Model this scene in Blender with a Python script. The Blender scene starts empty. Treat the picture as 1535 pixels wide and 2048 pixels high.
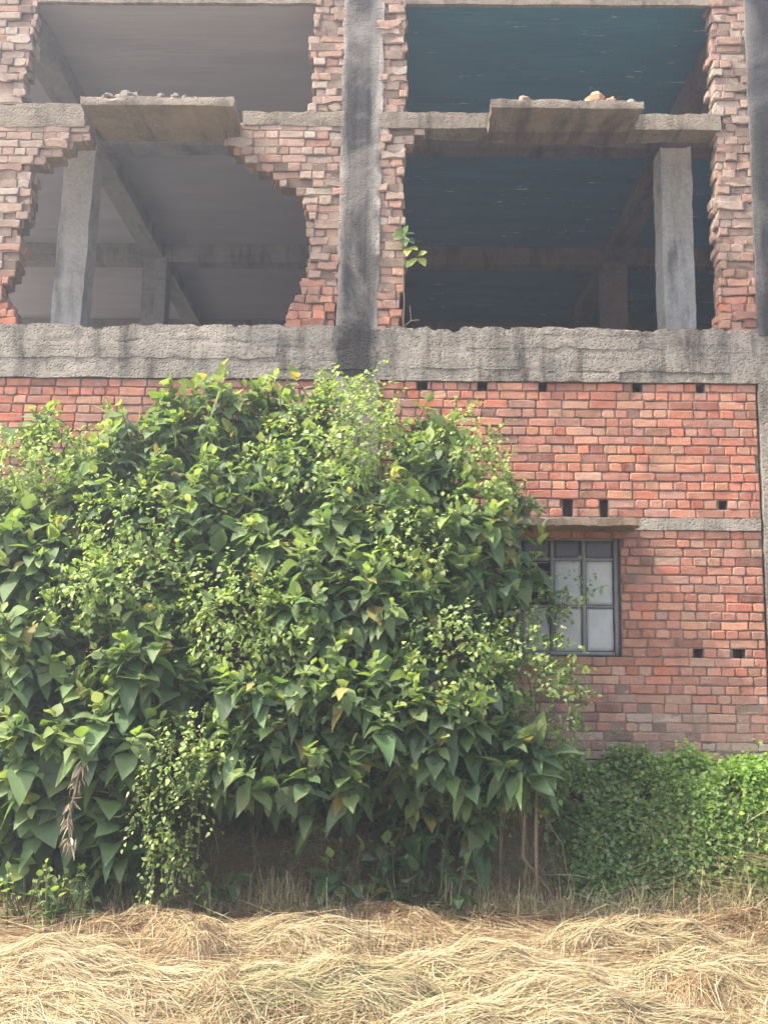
import bpy, math, random
import numpy as np
from mathutils import Vector, Matrix, noise as mn

random.seed(7)
rng = np.random.default_rng(11)
sc = bpy.context.scene
col = sc.collection
R = math.radians

# ------------------------------------------------------------------ camera
FPX, CX, CY = 2150.0, 767.5, 1024.0        # focal length in photo pixels
EYE, DIST = 1.75, 9.47                     # eye height, metres from the facade (facade is the plane y = 0)
PITCH, YAW, ROLL = R(8.62), R(0.67), R(0.72)
fwd = Vector((-math.sin(YAW)*math.cos(PITCH), math.cos(YAW)*math.cos(PITCH), math.sin(PITCH)))
r0 = fwd.cross(Vector((0, 0, 1))).normalized()
u0 = r0.cross(fwd)
rt = math.cos(ROLL)*r0 + math.sin(ROLL)*u0
up = math.cos(ROLL)*u0 - math.sin(ROLL)*r0
CAM = Vector((0, -DIST, EYE))
cd = bpy.data.cameras.new('camera')
cd.sensor_fit = 'VERTICAL'; cd.sensor_height = 24.0; cd.lens = 24.0*FPX/2048.0
cd.clip_start = 0.1; cd.clip_end = 1000
cam = bpy.data.objects.new('camera', cd); col.objects.link(cam)
m = Matrix((rt, up, -fwd)).transposed().to_4x4(); m.translation = CAM
cam.matrix_world = m
sc.camera = cam

def W(px, py, Y=0.0):
    """metres (x, z) of a photo measurement taken on the plane y = Y"""
    d = fwd*FPX + rt*(px-CX) - up*(py-CY)
    t = (Y-CAM.y)/d.y
    p = CAM + d*t
    return p.x, p.z

def WG(px, py, z=0.0):
    d = fwd*FPX + rt*(px-CX) - up*(py-CY)
    t = (z-CAM.z)/d.z
    p = CAM + d*t
    return p.x, p.y

# ------------------------------------------------------------------ light
SUN = Vector((-0.57, -0.16, 0.80)).normalized()        # towards the sun
elev = math.asin(SUN.z); azim = math.atan2(SUN.x, SUN.y)
w = bpy.data.worlds.new('World'); sc.world = w; w.use_nodes = True
sk = w.node_tree.nodes.new('ShaderNodeTexSky'); sk.sky_type = 'NISHITA'
sk.sun_disc = False; sk.sun_elevation = elev; sk.sun_rotation = azim
sk.dust_density = 5.0; sk.air_density = 1.0
bg = w.node_tree.nodes['Background']
w.node_tree.links.new(sk.outputs[0], bg.inputs[0]); bg.inputs[1].default_value = 0.15
sl = bpy.data.lights.new('sun', 'SUN'); sl.energy = 2.0; sl.angle = R(1.0); sl.color = (1.0, 0.93, 0.80)
so = bpy.data.objects.new('sun', sl); col.objects.link(so)
so.rotation_euler = SUN.to_track_quat('Z', 'Y').to_euler()
sc.view_settings.view_transform = 'Standard'; sc.view_settings.look = 'None'
sc.view_settings.gamma = 1.0; sc.view_settings.exposure = 2.0
sc.cycles.max_bounces = 7; sc.cycles.diffuse_bounces = 5; sc.cycles.transmission_bounces = 3; sc.cycles.transparent_max_bounces = 4
sc.cycles.use_denoising = True

# ------------------------------------------------------------------ helpers
class MB:
    """collects vertices, faces and a colour per vertex, and links them as ONE mesh object"""
    def __init__(s): s.v = []; s.c = []; s.f4 = []; s.m4 = []; s.f3 = []; s.m3 = []; s.ng = []; s.n = 0
    def add(s, v, f, c=(1, 1, 1), mi=0):
        v = np.asarray(v, np.float32).reshape(-1, 3); f = np.asarray(f, np.int32)
        c = np.asarray(c, np.float32)
        if c.ndim == 1: c = np.tile(c, (len(v), 1))
        s.v.append(v); s.c.append(c)
        if f.shape[1] == 4: s.f4.append(f+s.n); s.m4.append(np.full(len(f), mi, np.int32))
        else: s.f3.append(f+s.n); s.m3.append(np.full(len(f), mi, np.int32))
        s.n += len(v)
    def box(s, x0, x1, y0, y1, z0, z1, c=(1, 1, 1), mi=0):
        v = [(x, y, z) for z in (z0, z1) for y in (y0, y1) for x in (x0, x1)]
        s.add(v, [(0, 2, 3, 1), (4, 5, 7, 6), (0, 1, 5, 4), (2, 6, 7, 3), (0, 4, 6, 2), (1, 3, 7, 5)], c, mi)
    def mesh(s, name, mats, smooth=True):
        me = bpy.data.meshes.new(name)
        v = np.concatenate(s.v); c = np.concatenate(s.c)
        f4 = np.concatenate(s.f4) if s.f4 else np.zeros((0, 4), np.int32)
        f3 = np.concatenate(s.f3) if s.f3 else np.zeros((0, 3), np.int32)
        mi = np.concatenate((s.m4 or [np.zeros(0, np.int32)])+(s.m3 or [np.zeros(0, np.int32)]))
        me.vertices.add(len(v)); me.vertices.foreach_set('co', v.ravel())
        loops = np.concatenate((f4.ravel(), f3.ravel()))
        me.loops.add(len(loops)); me.loops.foreach_set('vertex_index', loops)
        nf = len(f4)+len(f3); me.polygons.add(nf)
        tot = np.concatenate((np.full(len(f4), 4), np.full(len(f3), 3))).astype(np.int32)
        st = np.concatenate(([0], np.cumsum(tot)[:-1])).astype(np.int32)
        me.polygons.foreach_set('loop_start', st); me.polygons.foreach_set('loop_total', tot)
        me.polygons.foreach_set('material_index', mi)
        me.polygons.foreach_set('use_smooth', np.full(nf, bool(smooth)))
        a = me.color_attributes.new('tint', 'FLOAT_COLOR', 'POINT')
        a.data.foreach_set('color', np.concatenate((c, np.ones((len(c), 1), np.float32)), 1).ravel())
        for k in (mats if isinstance(mats, (list, tuple)) else [mats]): me.materials.append(k)
        me.update(calc_edges=True); me.validate()
        if smooth == 'sharp': me.set_sharp_from_angle(angle=R(38))
        return me
    def build(s, name, mats, parent=None, smooth=True):
        o = bpy.data.objects.new(name, s.mesh(name, mats, smooth)); col.objects.link(o)
        if parent: o.parent = parent
        return o

def tag(o, label=None, cat=None, group=None, kind=None):
    if label: o['label'] = label
    if cat: o['category'] = cat
    if group: o['group'] = group
    if kind: o['kind'] = kind
    return o
def empty(name, loc=(0, 0, 0)):
    o = bpy.data.objects.new(name, None); col.objects.link(o); o.location = loc
    o.empty_display_size = 0.1
    return o
def nz(p, s, seed=0.0): return mn.noise(Vector((p[0]*s+seed, p[1]*s-seed*.7, p[2]*s+seed*1.3)))

def rough_box(mb, x0, x1, y0, y1, z0, z1, res=0.07, amp=0.008, crumble=0.0, skew=(0, 0), seed=0.0, c=(1, 1, 1), chip=0.0):
    """a cast block with uneven faces; crumble eats into its top edge, chip into all edges"""
    X = np.linspace(x0, x1, max(2, int(round((x1-x0)/res))+1)); Y = np.linspace(y0, y1, max(2, int(round((y1-y0)/res))+1)); Z = np.linspace(z0, z1, max(2, int(round((z1-z0)/res))+1))
    idx = {}; vs = []; fs = []
    def vid(i, j, k):
        key = (i, j, k)
        if key not in idx:
            x, y, z = X[i], Y[j], Z[k]
            p = Vector((x, y, z)); q = p.copy()
            n = Vector((nz(p, 3.1, seed), nz(p, 3.3, seed+9), nz(p, 3.0, seed+17)))*amp + Vector((nz(p, 13, seed+3), nz(p, 14, seed+5), nz(p, 12, seed+7)))*amp*.7
            q += n
            ne = (i in (0, len(X)-1))+(j in (0, len(Y)-1))+(k in (0, len(Z)-1))
            if chip and ne >= 2:
                cpt = Vector(((x0+x1)/2, (y0+y1)/2, (z0+z1)/2)); dv = (cpt-p); d2 = Vector((dv.x if i in (0, len(X)-1) else 0, dv.y if j in (0, len(Y)-1) else 0, dv.z if k in (0, len(Z)-1) else 0))
                if d2.length > 0: q += d2.normalized()*max(0, .25+nz(p, 8, seed+30))*chip
            if crumble and k >= len(Z)-2:
                q.z -= max(0, .15+nz((x, y, 0), 5, seed+40)+.6*nz((x, y, 0), 17, seed+44))*crumble*(1 if k == len(Z)-1 else .5)
            t = (z-z0)/(z1-z0); q.x += skew[0]*t; q.y += skew[1]*t
            idx[key] = len(vs); vs.append(q)
        return idx[key]
    nx, ny, nn = len(X)-1, len(Y)-1, len(Z)-1
    for i in range(nx):
        for k in range(nn):
            fs.append((vid(i, 0, k), vid(i+1, 0, k), vid(i+1, 0, k+1), vid(i, 0, k+1)))
            fs.append((vid(i, ny, k), vid(i, ny, k+1), vid(i+1, ny, k+1), vid(i+1, ny, k)))
        for j in range(ny):
            fs.append((vid(i, j, 0), vid(i, j+1, 0), vid(i+1, j+1, 0), vid(i+1, j, 0)))
            fs.append((vid(i, j, nn), vid(i+1, j, nn), vid(i+1, j+1, nn), vid(i, j+1, nn)))
    for j in range(ny):
        for k in range(nn):
            fs.append((vid(0, j, k), vid(0, j, k+1), vid(0, j+1, k+1), vid(0, j+1, k)))
            fs.append((vid(nx, j, k), vid(nx, j+1, k), vid(nx, j+1, k+1), vid(nx, j, k+1)))
    mb.add([tuple(q) for q in vs], fs, c)

def tube(mb, pts, rad, c=(1, 1, 1), n=5):
    pts = [Vector(p) for p in pts]; vs = []; fs = []
    rad = rad if isinstance(rad, (list, tuple)) else [rad]*len(pts)
    for i, p in enumerate(pts):
        t = (pts[min(i+1, len(pts)-1)]-pts[max(i-1, 0)]).normalized()
        a = t.cross(Vector((.3, .9, .2))).normalized(); b = t.cross(a)
        for k in range(n):
            an = 2*math.pi*k/n; vs.append(tuple(p+(a*math.cos(an)+b*math.sin(an))*rad[i]))
    for i in range(len(pts)-1):
        for k in range(n):
            fs.append((i*n+k, i*n+(k+1) % n, (i+1)*n+(k+1) % n, (i+1)*n+k))
    mb.add(vs, fs, c)

def inside(poly, x, z):
    r = False; j = len(poly)-1
    for i in range(len(poly)):
        xi, zi = poly[i]; xj, zj = poly[j]
        if (zi > z) != (zj > z) and x < (xj-xi)*(z-zi)/(zj-zi)+xi: r = not r
        j = i
    return r

# ------------------------------------------------------------------ materials
class NT:
    def __init__(s, name, rough=0.9, spec=0.2):
        s.m = bpy.data.materials.new(name); s.m.use_nodes = True
        s.t = s.m.node_tree; s.b = s.t.nodes['Principled BSDF']; s.out = s.t.nodes['Material Output']
        s.b.inputs['Roughness'].default_value = rough; s.b.inputs['Specular IOR Level'].default_value = spec
    def n(s, typ, **kw):
        o = s.t.nodes.new(typ)
        for k, v in kw.items():
            if k in o.inputs: 
                if isinstance(v, bpy.types.NodeSocket): s.t.links.new(v, o.inputs[k])
                else: o.inputs[k].default_value = v
            else: setattr(o, k, v)
        return o
    def l(s, a, b): s.t.links.new(a, b)
    def coord(s, scale=(1, 1, 1), which='Object'):
        tc = s.n('ShaderNodeTexCoord'); mp = s.n('ShaderNodeMapping'); mp.inputs['Scale'].default_value = scale
        s.l(tc.outputs[which], mp.inputs['Vector']); return mp.outputs[0]
    def noise(s, vec, scale, detail=6, rough=.6, dist=0):
        o = s.n('ShaderNodeTexNoise'); s.l(vec, o.inputs['Vector']); o.inputs['Scale'].default_value = scale
        o.inputs['Detail'].default_value = detail; o.inputs['Roughness'].default_value = rough; o.inputs['Distortion'].default_value = dist
        return o.outputs['Fac']
    def ramp(s, fac, *stops):
        o = s.n('ShaderNodeValToRGB'); s.l(fac, o.inputs[0]); e = o.color_ramp.elements
        while len(e) < len(stops): e.new(.5)
        for k, (p, c) in enumerate(stops):
            e[k].position = p; e[k].color = (*c, 1) if isinstance(c, tuple) else (c, c, c, 1)
        return o.outputs[0]
    def mix(s, fac, a, b, mode='MIX'):
        o = s.n('ShaderNodeMix', data_type='RGBA', blend_type=mode)
        for sock, v in ((o.inputs[0], fac), (o.inputs[6], a), (o.inputs[7], b)):
            if isinstance(v, bpy.types.NodeSocket): s.l(v, sock)
            elif isinstance(v, tuple): sock.default_value = (*v, 1)
            else: sock.default_value = v
        return o.outputs[2]
    def math(s, op, a, b=0.0, clamp=False):
        o = s.n('ShaderNodeMath', operation=op); o.use_clamp = clamp
        for sock, v in ((o.inputs[0], a), (o.inputs[1], b)):
            if isinstance(v, bpy.types.NodeSocket): s.l(v, sock)
            else: sock.default_value = v
        return o.outputs[0]
    def attr(s): return s.n('ShaderNodeVertexColor', layer_name='tint').outputs[0]
    def base(s, c): s.l(c, s.b.inputs['Base Color'])
    def bump(s, h, strength=.4, dist=.02, prev=None):
        o = s.n('ShaderNodeBump'); s.l(h, o.inputs['Height']); o.inputs['Strength'].default_value = strength; o.inputs['Distance'].default_value = dist
        if prev is not None: s.l(prev, o.inputs['Normal'])
        s.l(o.outputs[0], s.b.inputs['Normal']); return o.outputs[0]

def m_brick():
    t = NT('brick', .93, .12); v = t.coord(); a = t.attr()
    n1 = t.noise(v, 9, 8, .7); n2 = t.noise(v, 45, 6, .7); n3 = t.noise(v, 1.3, 5, .6)
    c = t.mix(t.ramp(n1, (.4, 0.0), (.75, .6)), a, (.40, .30, .245))
    c = t.mix(t.ramp(n2, (.45, 0.0), (.66, .4)), c, (.19, .095, .07))
    c = t.mix(t.ramp(n3, (.5, 0.0), (.72, .45)), c, (.22, .15, .115))
    n8 = t.noise(t.coord((1, 1, .7)), 2.6, 7, .7, .5); c = t.mix(t.ramp(n8, (.50, 0.0), (.68, .55)), c, (.10, .075, .06))   # grime
    # pale runs of cement slurry down the face
    vs = t.coord((26, 1, 1.3)); n4 = t.noise(vs, 1.0, 3, .5)
    c = t.mix(t.ramp(n4, (.70, 0.0), (.76, .35)), c, (.45, .38, .32))
    t.base(c); t.bump(n2, .5, .008, t.bump(n1, .5, .02)); return t.m
def m_mortar():
    t = NT('mortar', .97, .1); v = t.coord(); n1 = t.noise(v, 5, 8, .7); n2 = t.noise(v, 60, 5, .7)
    c = t.mix(1.0, t.ramp(n1, (.3, (.11, .075, .055)), (.7, (.25, .19, .145))), t.attr(), 'MULTIPLY')
    t.base(t.mix(t.ramp(n2, (.4, 0.0), (.7, .5)), c, (.10, .07, .055))); t.bump(n2, .6, .01); return t.m
def m_conc(name, lo, hi, streak=True, pit=.5, soot=None):
    t = NT(name, .92, .15); v = t.coord(); n1 = t.noise(v, 2.2, 8, .65, .4); n2 = t.noise(v, 30, 7, .75); n3 = t.noise(v, 7, 6, .7)
    c = t.ramp(n1, (.28, lo), (.72, hi))
    c = t.mix(t.ramp(n3, (.5, 0.0), (.75, .6)), c, tuple(x*.55 for x in lo))
    c = t.mix(t.ramp(n2, (.45, 0.0), (.66, .55)), c, tuple(min(1, x*1.35) for x in hi))
    if streak:      # board marks of the formwork
        n4 = t.noise(t.coord((1.2, 1, 22)), 1.0, 4, .6); c = t.mix(t.ramp(n4, (.55, 0.0), (.68, .45)), c, tuple(x*.5 for x in lo))
    if soot:        # black stain of rain water running down the middle of the pillar
        x0, wd = soot
        tc = t.n('ShaderNodeTexCoord'); sp = t.n('ShaderNodeSeparateXYZ'); t.l(tc.outputs['Object'], sp.inputs[0])
        wv = t.math('MULTIPLY', t.math('SUBTRACT', t.noise(t.coord((2, 1, .35)), 3.0, 7, .65), .5), .22)
        d = t.math('ABSOLUTE', t.math('SUBTRACT', t.math('ADD', sp.outputs[0], wv), x0))
        k = t.math('SUBTRACT', 1.0, t.math('DIVIDE', d, wd), True)
        vs = t.noise(t.coord((40, 1, .5)), 1.0, 5, .6)
        k = t.math('MULTIPLY', t.ramp(k, (.0, 0.0), (.5, 1.0)), t.ramp(vs, (.25, .85), (.6, 1.0)))
        c = t.mix(t.math('MULTIPLY', k, .96), c, (.022, .022, .025))
    n6 = t.noise(t.coord((5, 1, .8)), 1.0, 6, .65); n7 = t.noise(v, .9, 5, .6, .6)
    c = t.mix(t.ramp(n6, (.50, 0.0), (.66, .75)), c, tuple(x*.35 for x in lo))          # drip stains
    c = t.mix(t.ramp(n7, (.52, 0.0), (.66, .45)), c, tuple(min(1, x*1.25) for x in hi))  # bleached patches
    t.base(c)
    vo = t.n('ShaderNodeTexVoronoi'); t.l(v, vo.inputs['Vector']); vo.inputs['Scale'].default_value = 38
    t.bump(n2, .55, .012, t.bump(t.ramp(vo.outputs['Distance'], (.0, 0.0), (.45, 1.0)), pit, .02)); return t.m
def m_ceiling(name, lo, hi, fleck, amt, board=.6):
    t = NT(name, .9, .1); n1 = t.noise(t.coord((.5, 2.2, 1)), 1.5, 6, .6); n2 = t.noise(t.coord((2.2, 11, 1)), 1.0, 7, .75, .3); n3 = t.noise(t.coord((1.5, 26, 1)), 1.3, 5, .7)
    c = t.ramp(n1, (.3, lo), (.7, hi))
    c = t.mix(t.ramp(n3, (.5, 0.0), (.75, board)), c, tuple(x*.5 for x in lo))
    c = t.mix(t.math('MULTIPLY', t.ramp(n2, (.62, 0.0), (.67, 1.0)), amt), c, fleck)
    t.base(c); t.bump(n3, .4, .03); return t.m
def m_leaf(name, rough=.45, spec=.35, trans=.3, vein=True):
    t = NT(name, rough, spec); a = t.attr(); v = t.coord()
    n1 = t.noise(v, 14, 5, .6); n2 = t.noise(v, 90, 3, .6)
    c = t.mix(t.ramp(n1, (.35, 0.0), (.7, .45)), a, t.mix(.5, a, (.09, .11, .03)))
    c = t.mix(t.ramp(n2, (.5, 0.0), (.75, .35)), c, (.19, .20, .12))
    t.base(c); t.bump(n2, .35, .01)
    tr = t.n('ShaderNodeBsdfTranslucent'); t.l(t.mix(1.0, c, (1.25, 1.35, .6), 'MULTIPLY'), tr.inputs[0])
    ms = t.n('ShaderNodeMixShader'); ms.inputs[0].default_value = trans
    t.l(t.b.outputs[0], ms.inputs[1]); t.l(tr.outputs[0], ms.inputs[2]); t.l(ms.outputs[0], t.out.inputs[0]); return t.m
def m_tint(name, rough=.8, spec=.2, nscale=30, amt=.4):
    t = NT(name, rough, spec); a = t.attr(); n = t.noise(t.coord(), nscale, 5, .6)
    t.base(t.mix(t.ramp(n, (.35, 0.0), (.75, amt)), a, t.mix(.6, a, (.05, .04, .03)))); t.bump(n, .4, .01); return t.m
def m_soil():
    t = NT('soil', 1.0, .05); v = t.coord(); n1 = t.noise(v, 1.5, 8, .7); n2 = t.noise(v, 18, 8, .75)
    c = t.ramp(n1, (.3, (.20, .155, .105)), (.7, (.34, .27, .18)))
    c = t.mix(t.ramp(n2, (.4, 0.0), (.7, .7)), c, (.28, .20, .11)); 
    tc = t.n('ShaderNodeTexCoord'); sp = t.n('ShaderNodeSeparateXYZ'); t.l(tc.outputs['Object'], sp.inputs[0])
    k = t.math('ADD', t.math('MULTIPLY', t.math('ADD', sp.outputs[1], 1.25), -1.6), t.math('SUBTRACT', n1, .5), True)
    c = t.mix(k, c, t.ramp(n2, (.3, (.17, .12, .065)), (.7, (.36, .285, .165))))      # chaff and straw litter out in the field
    t.base(c); t.bump(n2, .9, .05); return t.m
def m_sheet(name, c0, c1, metal=0.0, rough=.5):
    t = NT(name, rough, .35); v = t.coord(); n1 = t.noise(v, 3, 7, .65, .5); n2 = t.noise(v, 35, 6, .7)
    c = t.ramp(n1, (.3, c0), (.7, c1)); c = t.mix(t.ramp(n2, (.55, 0.0), (.75, .5)), c, tuple(x*.6 for x in c0))
    t.base(c); t.bump(n1, .25, .01); t.b.inputs['Metallic'].default_value = metal; return t.m

BRICK, MORTAR = m_brick(), m_mortar()
PIL_X = W(716, 330)[0]
CONC = m_conc('weathered_concrete', (.135, .112, .085), (.255, .212, .162))
CONC2 = m_conc('rough_concrete', (.125, .112, .093), (.305, .27, .225), False, .7)
BEAMC = m_conc('stained_beam_concrete', (.125, .112, .093), (.305, .27, .225), True, .7, (PIL_X, .24))
PILC = m_conc('stained_concrete', (.20, .185, .16), (.35, .32, .28), False, .4, (PIL_X-.0, .20))
COLC = m_conc('column_concrete', (.38, .36, .34), (.52, .50, .47), False, .3)  # front columns paler: light from the opening put into their colour
RUSTC = m_conc('reddish_concrete', (.10, .075, .07), (.16, .115, .105), True, .3)
GREYB = m_conc('grey_plaster_beam', (.19, .185, .19), (.27, .265, .27), True, .2)
CEIL_L = m_ceiling('grey_ceiling', (.34, .34, .40), (.42, .42, .48), (.46, .46, .50), .25, .15)  # grey plaster, made paler to put the left bay's hazy veil into it
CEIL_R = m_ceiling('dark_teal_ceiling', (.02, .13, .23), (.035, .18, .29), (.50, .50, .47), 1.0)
FLOORM = m_conc('dusty_floor', (.22, .20, .17), (.30, .27, .23), False, .3)
LEAF = m_leaf('shrub_leaf', .52, .3, .45); VINE = m_leaf('vine_leaf', .5, .3, .45)
STEM = m_tint('plant_stem', .85, .15); DRY = m_tint('dry_leaf', .9, .1, 25, .5)
STRAW = m_tint('straw', .65, .3, 6, .35); SOIL = m_soil()
STEEL = m_sheet('painted_steel', (.155, .15, .15), (.225, .22, .215), 0, .6)
SHEET = m_sheet('pale_sheet', (.33, .345, .325), (.47, .48, .455), 0, .55)
SHEET_SHADE = m_sheet('shaded_sheet', (.075, .08, .10), (.11, .115, .135), 0, .55)  # top panes: shadow of the sunshade put into the colour
STONE = m_tint('rubble_stone', .95, .1, 20, .5)
BROWNC = m_conc('brown_stained_concrete', (.15, .105, .07), (.26, .195, .14), True, .3)
STC = m_conc('grey_stained_concrete', (.10, .095, .088), (.20, .19, .17), True, .3, (W(1545, 330)[0], .26))
VOID = m_conc('dark_room', (.03, .03, .03), (.05, .05, .05), False, .2)  # near-black: darkness of the unlit room put into the wall colour

# ------------------------------------------------------------------ ground
def sstep(a, b, x): t = np.clip((x-a)/(b-a), 0, 1); return t*t*(3-2*t)
def gz(x, y):
    """height of the ground: a flat field with an earth bank against the wall"""
    x = np.asarray(x, float); y = np.asarray(y, float)
    edge = -.84+.12*np.sin(x*1.7+.6)+.07*np.sin(x*4.1)
    h = .62+.12*np.sin(x*.9+1)+.06*np.sin(x*2.7)+.14*sstep(1.0, 2.2, x)
    b = h*(1-sstep(edge-.12, edge+.62, -(-y)) if False else sstep(edge-.25, edge+.60, y))
    n = .02*np.sin(x*7.3+y*3.1)+.018*np.sin(x*3.7-y*6.3+1)+.012*np.sin(x*17+y*11)+.01*np.sin(-x*13+y*19)
    far = np.clip((np.hypot(x, y)-25)/60, 0, 1)
    return b*(y < .5) + n*(1-far)
ax = np.concatenate((np.array([-240, -120, -60, -30, -16, -10, -7.5]), np.arange(-6, 6.01, .06), np.array([7.5, 10, 16, 30, 60, 120, 240])))
ay = np.concatenate((np.array([-240, -120, -60, -30, -16, -11, -9]), np.arange(-7.6, .31, .05), np.array([1, 4, 12, 20, 40, 90, 240])))
GX, GY = np.meshgrid(ax, ay); nxg, nyg = len(ax), len(ay)
i, j = np.meshgrid(np.arange(nxg-1), np.arange(nyg-1)); q = (j*nxg+i).ravel()
mb = MB(); mb.add(np.stack((GX, GY, gz(GX, GY)), -1).reshape(-1, 3), np.stack((q, q+1, q+nxg+1, q+nxg), -1))
tag(mb.build('ground', SOIL), kind='structure')

# ------------------------------------------------------------------ building
HOUSE = tag(empty('brick_building', (0, 0, 0)), 'unfinished two storey brick building with broken upper walls and bare concrete frame', 'building')
COURSE, JOINT = .0800, .009
RED = [tuple(.88*np.array(q_)*(1.04, .92, .82)+.12*np.array((.52, .33, .22))) for q_ in [(.44, .125, .070), (.47, .145, .080), (.40, .11, .068), (.49, .17, .095), (.35, .10, .068), (.46, .20, .115), (.28, .10, .075), (.50, .24, .14)]]
def brick(mb, x0, x1, y0, z0, z1, c, dep=.105, chip=.004, bev=.008):
    L, H = x1-x0, z1-z0; jx = lambda s=None: random.uniform(-1, 1)*(chip if s is None else s)
    cr = min(L*.25, .004+random.random()*random.random()*.016); chip = min(chip, L*.09)
    out = [(x0+cr, z0), (x0+L*.5, z0+jx()), (x1-cr, z0), (x1, z0+cr), (x1, z1-cr), (x1-cr, z1), (x0+L*.5, z1+jx()), (x0+cr, z1), (x0, z1-cr), (x0, z0+cr)]
    out = [(x+jx(), z+jx()) for x, z in out]; cx, cz = (x0+x1)/2, (z0+z1)/2; n = len(out)
    y0 += jx(.005); tx, tz = jx(.02), jx(.05)
    v = [(cx, y0, cz)]
    for x, z in out: v.append((cx+(x-cx)*(1-.014/L), y0+(x-cx)*tx+(z-cz)*tz+jx(.0015), cz+(z-cz)*(1-.014/H)))
    for x, z in out: v.append((x, y0+bev, z))
    for x, z in out: v.append((x, y0+dep, z))
    f3 = [(0, 1+k, 1+(k+1) % n) for k in range(n)]
    f4 = [(1+r*n+k, 1+(r+1)*n+k, 1+(r+1)*n+(k+1) % n, 1+r*n+(k+1) % n) for r in (0, 1) for k in range(n)]
    v = np.array(v); b = mb.n
    v[1+n:, 1] += np.random.default_rng(int(abs(x0*1e4))).uniform(-1, 1, 2*n)*chip*.6 if chip > .01 else 0
    mb.add(v, f4, c); mb.f3.append(np.array(f3, np.int32)+b); mb.m3.append(np.zeros(len(f3), np.int32))

def cuts(poly, z):
    xs = []
    for k in range(len(poly)):
        (xa, za), (xb, zb) = poly[k], poly[k-1]
        if (za > z) != (zb > z): xs.append(xa+(xb-xa)*(z-za)/(zb-za))
    xs.sort(); return list(zip(xs[::2], xs[1::2]))
def minus(iv, a, b):
    out = []
    for x, y in iv:
        if b <= x or a >= y: out.append((x, y)); continue
        if a > x: out.append((x, a))
        if b < y: out.append((b, y))
    return out
def brick_field(mb, ztop, zbot, solid, dust, back=True, ragged=.0, seed=0):
    """courses of stretchers and headers laid along the solid stretches of each course; bricks are cut where a stretch ends"""
    rs = random.Random(seed); nc = max(1, round((ztop-zbot)/COURSE)); H = (ztop-zbot)/nc
    for k in range(nc):
        zt = ztop-k*H; zb = zt-H; zc = (zt+zb)/2; head = k % 2 == 1
        for xa, xb in solid(zc):
            ea, eb = xa+rs.uniform(-1, 1)*ragged, xb+rs.uniform(-1, 1)*ragged
            x = -6.0-rs.random()*.2
            while x < eb:
                L = (.119 if head else .236)*rs.uniform(.93, 1.07)
                if rs.random() < .16: L = .119 if not head else .236
                p, q_ = max(x, ea), min(x+L, eb); edge = p > x or q_ < x+L or p-ea < .12 or eb-q_ < .12; x += L
                if q_-p < .03: 
                    if q_ > p: mb.box(p, q_, .02, .20, zb, zt, (1, 1, 1), 1)
                    continue
                xc = (p+q_)/2
                c = np.array(rs.choice(RED))*rs.uniform(.75, 1.12)
                d = dust(xc, zc); d = min(1, max(0, d+rs.uniform(-.22, .22)))
                g = np.array(((.31, .24, .185), (.36, .29, .23), (.27, .18, .135), (.42, .365, .30))[rs.choice((0, 0, 1, 1, 2, 3))]); c = c*(1-d)+g*d
                if rs.random() < .05: c = c*.5
                br = edge and back
                pr = rs.uniform(-.008, .03) if br else 0
                brick(mb, p+JOINT/2, q_-JOINT/2, pr, zb+JOINT/2, zt-JOINT/2, c, .10, .013 if br else .004, .008 if d < .4 else .004)
                mo = rs.uniform(.006, .016) if d < .5 else rs.uniform(-.001, .009)
                if br: p2, q2 = p+(.012 if p-ea < .02 else 0), q_-(.012 if eb-q_ < .02 else 0)
                else: p2, q2 = p, q_
                mb.box(p2, q2, mo+max(0, pr), .20, zb, zt, (1+d*rs.uniform(-.3, 1.0),)*3, 1)
                if br:
                    if q_-p > .09: brick(mb, p+JOINT/2+rs.uniform(-.03, .03), q_-JOINT/2+rs.uniform(-.03, .03), .112, zb+JOINT/2, zt-JOINT/2, c*.9, .115, .022)

def P(*pts): return [W(*p) for p in pts]
beam_top = W(760, 660)[1]; beam_bot = W(1100, 764)[1]
# --- lower wall
wx0, wx1 = W(985, 1200)[0], W(1240, 1200)[0]; wz1, wz0 = W(1170, 1070)[1], W(1170, 1311)[1]
bz1, bz0 = W(1400, 1037)[1], W(1400, 1061)[1]; bx0 = W(930, 1050)[0]
rpx0, rpx1 = W(1507, 800)[0], W(1507, 800)[0]+.42
cpx0, cpx1 = W(668, 720)[0], W(757, 720)[0]
holes = [(35, 744), (156, 747), (243, 750), (365, 757), (844, 766), (964, 768), (1085, 770), (1274, 772), (1400, 772), (1135, 1016), (1208, 1017), (1446, 1018), (1396, 1309), (1478, 1308)]
holes = [(*W(a, b), random.uniform(.036, .055)) for a, b in holes]
def solidl(zc):
    iv = [(-5.4, 5.4)]
    if wz0 < zc < wz1: iv = minus(iv, wx0-.005, wx1+.005)
    iv = minus(iv, rpx0+.02, rpx1)
    if zc > beam_bot-.5: iv = minus(iv, cpx0, cpx1)
    for hx, hz, hw in holes:
        if abs(zc-hz) < COURSE*.54: iv = minus(iv, hx-hw, hx+hw)
    return iv
def dustl(x, z):
    d = .10+.35*max(0, nz((x, 0, z), .9, 3))+.25*max(0, nz((x, 0, z), 3, 8))
    d += .55*max(0, min(1, (2.05-z)/.7))                   # damp, dirty foot of the wall
    return d
mb = MB(); brick_field(mb, beam_bot-.004, bz1, solidl, dustl, False, seed=5)
brick_field(mb, bz1, bz0, lambda z: [(-5.4, bx0)], dustl, False, seed=6)
brick_field(mb, bz0, bz0-30*COURSE, solidl, dustl, False, seed=7)
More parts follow.
